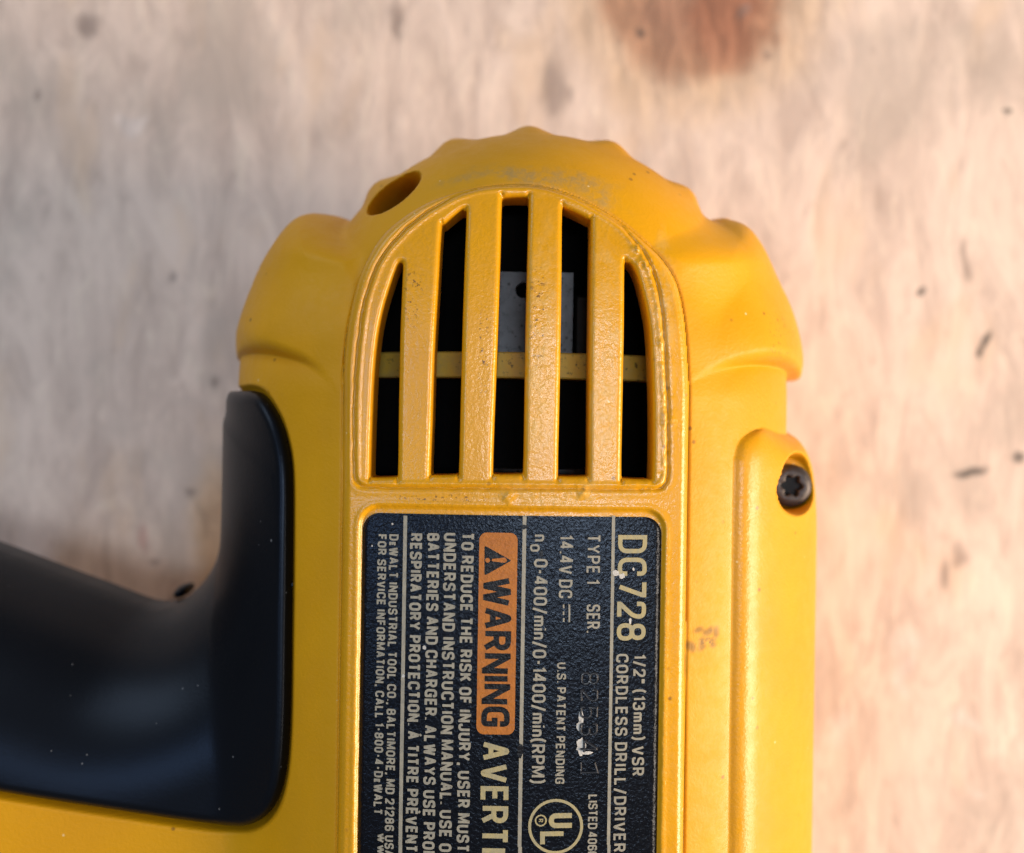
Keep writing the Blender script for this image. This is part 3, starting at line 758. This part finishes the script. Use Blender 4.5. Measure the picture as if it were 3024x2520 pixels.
def G_(w, *s): return (w, s)
O_ = lambda w, r=1.5: ([(0, 0), (w, 0), (w, 6), (0, 6)], True, r)
GL = {
 'A': G_(4, ([(0, 0), (1.8, 6), (2.2, 6), (4, 0)], 0, .2), ([(.75, 1.9), (3.25, 1.9)], 0, 0)),
 'B': G_(3.7, ([(0, 0), (0, 6), (3.4, 6), (3.4, 3.15), (0, 3.15)], 0, 1.2), ([(0, 3.15), (3.7, 3.15), (3.7, 0), (0, 0)], 0, 1.3)),
 'C': G_(3.8, ([(3.8, 4.2), (3.8, 6), (0, 6), (0, 0), (3.8, 0), (3.8, 1.8)], 0, 1.7)),
 'D': G_(3.8, ([(0, 0), (3.8, 0), (3.8, 6), (0, 6)], 1, 'D')),
 'E': G_(3.3, ([(3.3, 6), (0, 6), (0, 0), (3.3, 0)], 0, 0), ([(0, 3.1), (2.9, 3.1)], 0, 0)),
 'F': G_(3.2, ([(3.2, 6), (0, 6), (0, 0)], 0, 0), ([(0, 3.0), (2.8, 3.0)], 0, 0)),
 'G': G_(3.8, ([(3.8, 4.2), (3.8, 6), (0, 6), (0, 0), (3.8, 0), (3.8, 2.8), (2.2, 2.8)], 0, 'G')),
 'H': G_(3.8, ([(0, 0), (0, 6)], 0, 0), ([(3.8, 0), (3.8, 6)], 0, 0), ([(0, 3.1), (3.8, 3.1)], 0, 0)),
 'I': G_(0, ([(0, 0), (0, 6)], 0, 0)),
 'J': G_(3.2, ([(3.2, 6), (3.2, 0), (0, 0), (0, 1.8)], 0, 1.5)),
 'K': G_(3.8, ([(0, 0), (0, 6)], 0, 0), ([(3.7, 6), (.2, 2.4)], 0, 0), ([(1.5, 3.7), (3.8, 0)], 0, 0)),
 'L': G_(3.2, ([(0, 6), (0, 0), (3.2, 0)], 0, 0)),
 'M': G_(4.9, ([(0, 0), (0, 6), (.3, 6), (2.45, 1.0), (4.6, 6), (4.9, 6), (4.9, 0)], 0, 0)),
 'N': G_(3.9, ([(0, 0), (0, 6), (.25, 6), (3.65, 0), (3.9, 0), (3.9, 6)], 0, 0)),
 'O': G_(3.8, O_(3.8, 1.75)),
 'P': G_(3.6, ([(0, 0), (0, 6), (3.6, 6), (3.6, 2.7), (0, 2.7)], 0, 'P')),
 'R': G_(3.8, ([(0, 0), (0, 6), (3.6, 6), (3.6, 2.9), (0, 2.9)], 0, 'P'), ([(2.0, 2.9), (3.7, 0)], 0, 0)),
 'S': G_(3.7, ([(3.6, 4.5), (3.6, 6), (0.1, 6), (0.1, 3.2), (3.7, 2.9), (3.7, 0), (0, 0), (0, 1.5)], 0, 1.35)),
 'T': G_(3.6, ([(0, 6), (3.6, 6)], 0, 0), ([(1.8, 6), (1.8, 0)], 0, 0)),
 'U': G_(3.8, ([(0, 6), (0, 0), (3.8, 0), (3.8, 6)], 0, 1.7)),
 'V': G_(4, ([(0, 6), (1.8, 0), (2.2, 0), (4, 6)], 0, .2)),
 'W': G_(5.8, ([(0, 6), (1.25, 0), (1.55, 0), (2.75, 5.8), (3.05, 5.8), (4.25, 0), (4.55, 0), (5.8, 6)], 0, 0)),
 'Y': G_(4, ([(0, 6), (2, 2.6), (4, 6)], 0, 0), ([(2, 2.6), (2, 0)], 0, 0)),
 '0': G_(3.4, O_(3.4, 1.6)),
 '1': G_(1.4, ([(0, 4.9), (1.4, 6), (1.4, 0)], 0, 0)),
 '2': G_(3.5, ([(0, 4.3), (0, 6), (3.5, 6), (3.5, 3.6), (0, 0.2), (0, 0), (3.5, 0)], 0, '2')),
 '3': G_(3.5, ([(0, 4.6), (0, 6), (3.4, 6), (3.4, 3.15), (1.3, 3.15)], 0, 1.3), ([(1.6, 3.15), (3.5, 3.15), (3.5, 0), (0, 0), (0, 1.5)], 0, 1.3)),
 '4': G_(3.6, ([(2.7, 0), (2.7, 6), (2.4, 6), (0, 1.7), (0, 1.5), (3.6, 1.5)], 0, 0)),
 '5': G_(3.5, ([(3.3, 6), (.3, 6), (.1, 3.2), (1.0, 3.7), (3.5, 3.7), (3.5, 0), (0, 0), (0, 1.4)], 0, '5')),
 '6': G_(3.5, ([(3.3, 4.8), (3.3, 6), (0, 6), (0, 0), (3.5, 0), (3.5, 3.5), (0, 3.5)], 0, 1.4)),
 '7': G_(3.5, ([(0, 6), (3.5, 6), (3.5, 5.6), (1.2, 0)], 0, 0)),
 '8': G_(3.6, ([(.15, 3.2), (3.45, 3.2), (3.45, 6), (.15, 6)], 1, 1.3), ([(0, 0), (3.6, 0), (3.6, 3.1), (0, 3.1)], 1, 1.35)),
 '/': G_(2.4, ([(0, -.8), (2.4, 6.6)], 0, 0)),
 '-': G_(1.6, ([(0, 2.6), (1.6, 2.6)], 0, 0)),
 '.': G_(0, ([(0, -.25), (0, .45)], 0, 0)),
 ',': G_(.3, ([(.3, .5), (0, -1.3)], 0, 0)),
 '"': G_(1.2, ([(0, 4.4), (0, 6.2)], 0, 0), ([(1.2, 4.4), (1.2, 6.2)], 0, 0)),
 '(': G_(1.1, ([(1.1, -1), (0, .8), (0, 5.2), (1.1, 7)], 0, 2.0)),
 ')': G_(1.1, ([(0, -1), (1.1, .8), (1.1, 5.2), (0, 7)], 0, 2.0)),
 'n': G_(2.7, ([(0, 0), (0, 4.3)], 0, 0), ([(0, 4.1), (2.7, 4.1), (2.7, 0)], 0, 1.0)),
 'm': G_(4.6, ([(0, 0), (0, 4.3)], 0, 0), ([(0, 4.1), (2.3, 4.1), (2.3, 0)], 0, .9), ([(2.3, 4.1), (4.6, 4.1), (4.6, 0)], 0, .9)),
 'i': G_(0, ([(0, 0), (0, 4.2)], 0, 0), ([(0, 5.5), (0, 6.2)], 0, 0)),
 'w': G_(4.6, ([(0, 4), (1.1, 0), (1.3, 0), (2.2, 3.9), (2.4, 3.9), (3.3, 0), (3.5, 0), (4.6, 4)], 0, 0)),
 'e': G_(2.1, ([(2.1, 3.7), (0, 3.7), (0, 0), (2.1, 0)], 0, 0), ([(0, 1.9), (1.8, 1.9)], 0, 0)),
 'a': G_(4, ([(0, 0), (1.8, 6), (2.2, 6), (4, 0)], 0, .2), ([(.75, 1.9), (3.25, 1.9)], 0, 0), ([(1.4, 8.1), (2.2, 7.2)], 0, 0)),
 'z': G_(3.3, ([(3.3, 6), (0, 6), (0, 0), (3.3, 0)], 0, 0), ([(0, 3.1), (2.9, 3.1)], 0, 0), ([(1.4, 7.2), (2.3, 8.1)], 0, 0)),
}
def round_path(pts, closed, rad):
    P_ = [np.array(p, float) for p in pts]; n = len(P_)
    out = []
    for i in range(n):
        if not closed and i in (0, n - 1): out.append(P_[i]); continue
        r = rad[i] if isinstance(rad, (list, tuple)) else rad
        a, b, c = P_[i - 1], P_[i], P_[(i + 1) % n]
        la, lc = np.linalg.norm(a - b), np.linalg.norm(c - b)
        if r <= 1e-6: out.append(b); continue
        d1, d2 = (a - b) / la, (c - b) / lc
        r2 = min(r, la * 0.5, lc * 0.5)
        for t in np.linspace(0, 1, 7):
            out.append((1 - t) ** 2 * (b + d1 * r2) + 2 * t * (1 - t) * (b + d1 * r2 * 0.10) * 0.5 + 2 * t * (1 - t) * (b + d2 * r2 * 0.10) * 0.5 + t * t * (b + d2 * r2))
    res = [out[0]]
    for p in out[1:]:
        if np.linalg.norm(p - res[-1]) > 1e-5: res.append(p)
    if closed and np.linalg.norm(res[0] - res[-1]) < 1e-5: res.pop()
    return np.array(res)
class Print:
    def __init__(self): self.v = []; self.f = []; self.k = 0
    ridge = 0.0
    def ribbon(self, pts, closed, w, lift=0.030):
        p = np.asarray(pts); n = len(p)
        if n < 2: return
        nrm = []
        for i in range(n):
            a = p[i - 1] if (closed or i > 0) else None; c = p[(i + 1) % n] if (closed or i < n - 1) else None
            ts = []
            if a is not None: ts.append((p[i] - a) / np.linalg.norm(p[i] - a))
            if c is not None: ts.append((c - p[i]) / np.linalg.norm(c - p[i]))
            ns = [np.array([-t[1], t[0]]) for t in ts]
            m = sum(ns); l = np.linalg.norm(m)
            m = ns[0] if l < 1e-6 else m / l
            nrm.append(m / max(np.dot(m, ns[0]), 0.55))
        self.k += 1; z = lift + (self.k % 4) * 0.0035
        b0 = len(self.v)
        for q, m in zip(p, nrm):
            for s_, dz in (((1, 0), (-1, 0)) if not self.ridge else ((1, 0), (.35, self.ridge), (-.35, self.ridge), (-1, 0))):
                x, y = q + m * s_ * w / 2; self.v.append((x, y, zlab(x, y) + z + dz))
        c = 4 if self.ridge else 2
        for i in range(n if closed else n - 1):
            j = (i + 1) % n
            for r_ in range(c - 1): self.f.append((b0 + c * i + r_, b0 + c * i + r_ + 1, b0 + c * j + r_ + 1, b0 + c * j + r_))
    def poly(self, pts, lift=0.018):
        """fan-filled star-shaped patch"""
        p = np.asarray(pts); c = p.mean(0); b0 = len(self.v)
        self.v.append((c[0], c[1], zlab(c[0], c[1]) + lift))
        for x, y in p: self.v.append((x, y, zlab(x, y) + lift))
        n = len(p)
        for i in range(n): self.f.append((b0, b0 + 1 + i, b0 + 1 + (i + 1) % n))
    def text(self, s, px_base, px_top, y0, y1, sw, gap=1.75, space=2.6, lift=0.030):
        u0, v0 = L(px_base, y0); u1 = L(px_top, y0)[0]; v1 = L(px_base, y1)[1]
        cap = u1 - u0; swm = sw * S
        sy = (cap - swm) / 6.0
        adv = []; x = 0.0
        for ch in s:
            if ch == ' ': x += space; adv.append(None); continue
            g = GL[ch]; adv.append(x); x += g[0] + gap + 0.9
        tot = x - gap - 0.9
        sxm = (v0 - v1 - swm) / tot
        for ch, ax in zip(s, adv):
            if ax is None: continue
            for pts, closed, r in GL[ch][1]:
                n = len(pts)
                if r == 'D': rad = [0, 1.9, 1.9, 0]
                elif r == 'P': rad = [0, 0, 1.5, 1.5, 0]
                elif r == 'G': rad = [0, 1.7, 1.7, 1.7, .6, 0, 0]
                elif r == '2': rad = [0, 1.6, 1.6, 1.4, 0, 0, 0]
                elif r == '5': rad = [0, 0, 0, .6, 1.6, 1.6, 1.5, 0]
                else: rad = [r] * n
                q = [(u0 + swm / 2 + y * sy, v0 - swm / 2 - (ax + xx) * sxm) for xx, y in pts]
                self.ribbon(round_path(q, closed, [k_ * min(sy, sxm) * 1.15 for k_ in rad]), closed, swm, lift)
    def rule(self, x0, ytop, x1, ybot, w):
        a = L(x0, ytop); b = L(x1, ybot)
        um = (a[0] + b[0]) / 2
        q = [(um, a[1] + (b[1] - a[1]) * t) for t in np.linspace(0, 1, 30)]
        self.ribbon(q, False, w * S)
    def out(self, name, mat, label_=None):
        f = []
        V_ = np.array(self.v)
        for q in self.f:
            a, b, c = V_[q[0]], V_[q[1]], V_[q[2]]
            f.append(q if np.cross(b - a, c - a)[2] > 0 else q[::-1])
        o = mesh_obj(name, self.v, f, mat, lab, smooth=False)
        if label_: o['label'] = label_
        return o

def line(name, s, a, b, y0, y1, sw, mat=INK, **kw):
    t = Print(); t.text(s, a, b, y0, y1, sw, **kw); return t.out('lettering', mat, name)
line('small service telephone line', 'FOR SERVICE INFORMATION, CALL 1-800-4-DeWALT', 1113, 1140, 1580, 2413, 5.6)
line('web address line', 'www.', 1113, 1140, 2467.5, 2577, 5.6)
line('maker address line', 'DeWALT INDUSTRIAL TOOL CO., BALTIMORE, MD 21286 USA', 1148, 1176, 1579.5, 2537, 5.6)
line('bilingual respiratory protection line', 'RESPIRATORY PROTECTION. a TITRE PRzVENT', 1210.5, 1246.5, 1576, 2521, 7.6)
line('charger warning line', 'BATTERIES AND CHARGER. ALWAYS USE PROPER', 1261, 1298, 1575, 2594, 7.6)
line('instruction manual line', 'UNDERSTAND INSTRUCTION MANUAL. USE ON', 1310.5, 1348, 1574, 2547, 7.6)
line('risk of injury line', 'TO REDUCE THE RISK OF INJURY, USER MUST', 1362.5, 1400, 1572.5, 2517, 7.6)
for x0, x1, w in ((1196, 1181, 11), (1548, 1535.5, 11), (1812, 1799, 9.5)):
    t = Print(); t.rule(x0, 1524, x1, 2500, w)
    a = t.v[-2]; t.rule(x1 + 0.2, 2500.2, x1 - 12, 3300, w); t.out('printed_rule', INK)
# orange warning box
t = Print()
a = L(1416, 1572.5); b = L(1529, 2168 + 0)
bx0, bx1 = a[0], L(1529, 1572.5)[0]; bv0, bv1 = L(1416, 2168)[1], a[1]
N_ = 24
edge_ = rrect(bx0, bv0, bx1, bv1, 0.75)
# strip-built so that it follows the crown
rows = sorted(set([round(float(v), 5) for v in np.concatenate([bv1 - 0.75 * (1 - np.cos(np.linspace(0, math.pi / 2, 8))), np.linspace(bv1 - 0.75, bv0 + 0.75, 20), bv0 + 0.75 * (1 - np.cos(np.linspace(0, math.pi / 2, 8)))])]), reverse=True)
nn_ = 8
for v in rows:
    d = min(bv1 - v, v - bv0); ins_ = 0.75 - math.sqrt(max(0.75 ** 2 - (0.75 - d) ** 2, 0)) if d < 0.75 else 0.0
    for i in range(nn_ + 1):
        u = bx0 + ins_ + (bx1 - bx0 - 2 * ins_) * i / nn_; t.v.append((u, v, zlab(u, v) + 0.02))
for j in range(len(rows) - 1):
    for i in range(nn_): t.f.append((j * 9 + i, (j + 1) * 9 + i, (j + 1) * 9 + i + 1, j * 9 + i + 1))
t.out('warning_box', ORG, 'orange warning panel')
t = Print()
tri = round_path(Lp([(1431, 1611), (1431, 1700), (1511, 1655.5)], 0), True, 0.22)
t.poly(tri, 0.032); t.out('warning_triangle', BLK)
t = Print()
t.poly(Lp([(1453, 1651), (1490, 1646.5), (1496, 1651), (1497, 1655), (1496, 1659), (1490, 1662), (1453, 1657.5)], 0), 0.042)
c0 = L(1440, 1654.5); t.poly([(c0[0] + 0.24 * math.cos(a_), c0[1] + 0.24 * math.sin(a_)) for a_ in np.linspace(0, 2 * math.pi, 15)[:-1]], 0.042)
t.out('exclamation_mark', ORG)
line('bold black warning word', 'WARNING', 1428, 1512, 1706, 2145, 16.5, BLK, gap=1.15, lift=0.034)
line('bold gold warning word', 'AVERTISS', 1421.5, 1504, 2190, 2643, 14.5, INKY, gap=1.7)
line('large gold model number', 'DC728', 1827, 1914, 1581.5, 1895, 13.0, INKY, gap=1.5)
line('chuck size line', '1/2" (13mm) VSR', 1873, 1910, 1936, 2298, 6.6, space=2.4)
line('tool type line', 'CORDLESS DRILL/DRIVER', 1821, 1858, 1934, 2522, 6.6)
line('type line', 'TYPE 1', 1734, 1774, 1578.7, 1725, 6.0, space=2.0)
line('serial heading', 'SER.', 1733, 1773, 1786, 1870, 6.0)
line('voltage line', '14.4V DC', 1652.7, 1693, 1580, 1766.5, 6.2, space=2.2)
t = Print()
def seg(x, y0, y1, w):
    a, b = L(x, y0), L(x, y1); t.ribbon(np.array([a, b]), False, w * S)
seg(1681.5, 1786, 1838, 5)
for y in (1786, 1806, 1826): seg(1664.5, y, y + 11, 4.5)
t.out('direct_current_symbol', INK)
line('no load speed symbol', 'n', 1577, 1618, 1578.7, 1599, 6.2)
line('speed subscript', '0', 1565.5, 1594, 1607, 1629, 6.0)
line('speed range line', '0-400/min/0-1400/min(RPM)', 1577, 1618, 1650.5, 2313, 6.8, gap=1.3)
line('patent line', 'U.S. PATENT PENDING', 1645, 1672.5, 1956.7, 2315, 5.0)
line('listing number', 'LISTED 4066', 1738, 1766, 2349, 2534, 5.0, gap=1.3, space=1.6)
# listing mark
t = Print()
cc = L(1641, 2441)
circ = lambda c, r, n=56: np.array([(c[0] + r * math.cos(2 * math.pi * i / n), c[1] + r * math.sin(2 * math.pi * i / n)) for i in range(n)])
t.ribbon(circ(cc, 77 * S), True, 8.5 * S)
c2 = L(1597, 2423); t.ribbon(circ(c2, 15.5 * S, 30), True, 4.2 * S)
t.text('R', 1590, 1604, 2418, 2428, 2.4)
t.ribbon(round_path(Lp([(1689, 2409.5), (1628, 2409.5), (1628, 2438.5), (1689, 2438.5)], 0), False, [0, .62, .62, 0]), False, 15 * S)
t.ribbon(Lp([(1664, 2462.5), (1602, 2462.5), (1602, 2493)], 0), False, 14 * S)
t.out('certification_mark', INKY)
# stamped serial
t = Print(); t.ridge = 0.15; t.text('82534', 1713, 1768, 1984, 2226, 8.5, gap=1.2, lift=0.01); t.text('1', 1713, 1768, 2250, 2286, 7.5, lift=0.05)
seg(1715, 2252, 2286, 7)
t.out('stamped_serial', STAMP)
# chips in the film
def chip(pts, n=14, seed=1):
    r_ = np.random.default_rng(seed)
    for px, py, rx, ry in pts:
        c = L(px, py)
        t.poly([(c[0] + rx * S * math.cos(a_) * (0.7 + 0.6 * r_.random()), c[1] + ry * S * math.sin(a_) * (0.7 + 0.6 * r_.random())) for a_ in np.linspace(0, 2 * math.pi, n + 1)[:-1]], 0.055)
t = Print()
chip([(1716, 2120, 8, 22), (1712, 2145, 9, 14), (1716, 2205, 13, 24), (1735, 2225, 14, 6), (1819, 1694, 11, 8), (1838, 1703, 11, 7), (1863, 1837, 4, 9), (1253, 1914, 6, 6), (1873, 1684, 3, 5), (1190, 1999, 5, 5), (1157, 1549, 3, 3), (1096, 1615, 2, 3)])
t.out('scuffed_chip', CHIP)
t = Print()
chip([(1549, 1556, 9, 7), (1598, 1636, 6, 10), (1536, 2217, 9, 20)], seed=4); t.out('ink_gap', BLK)
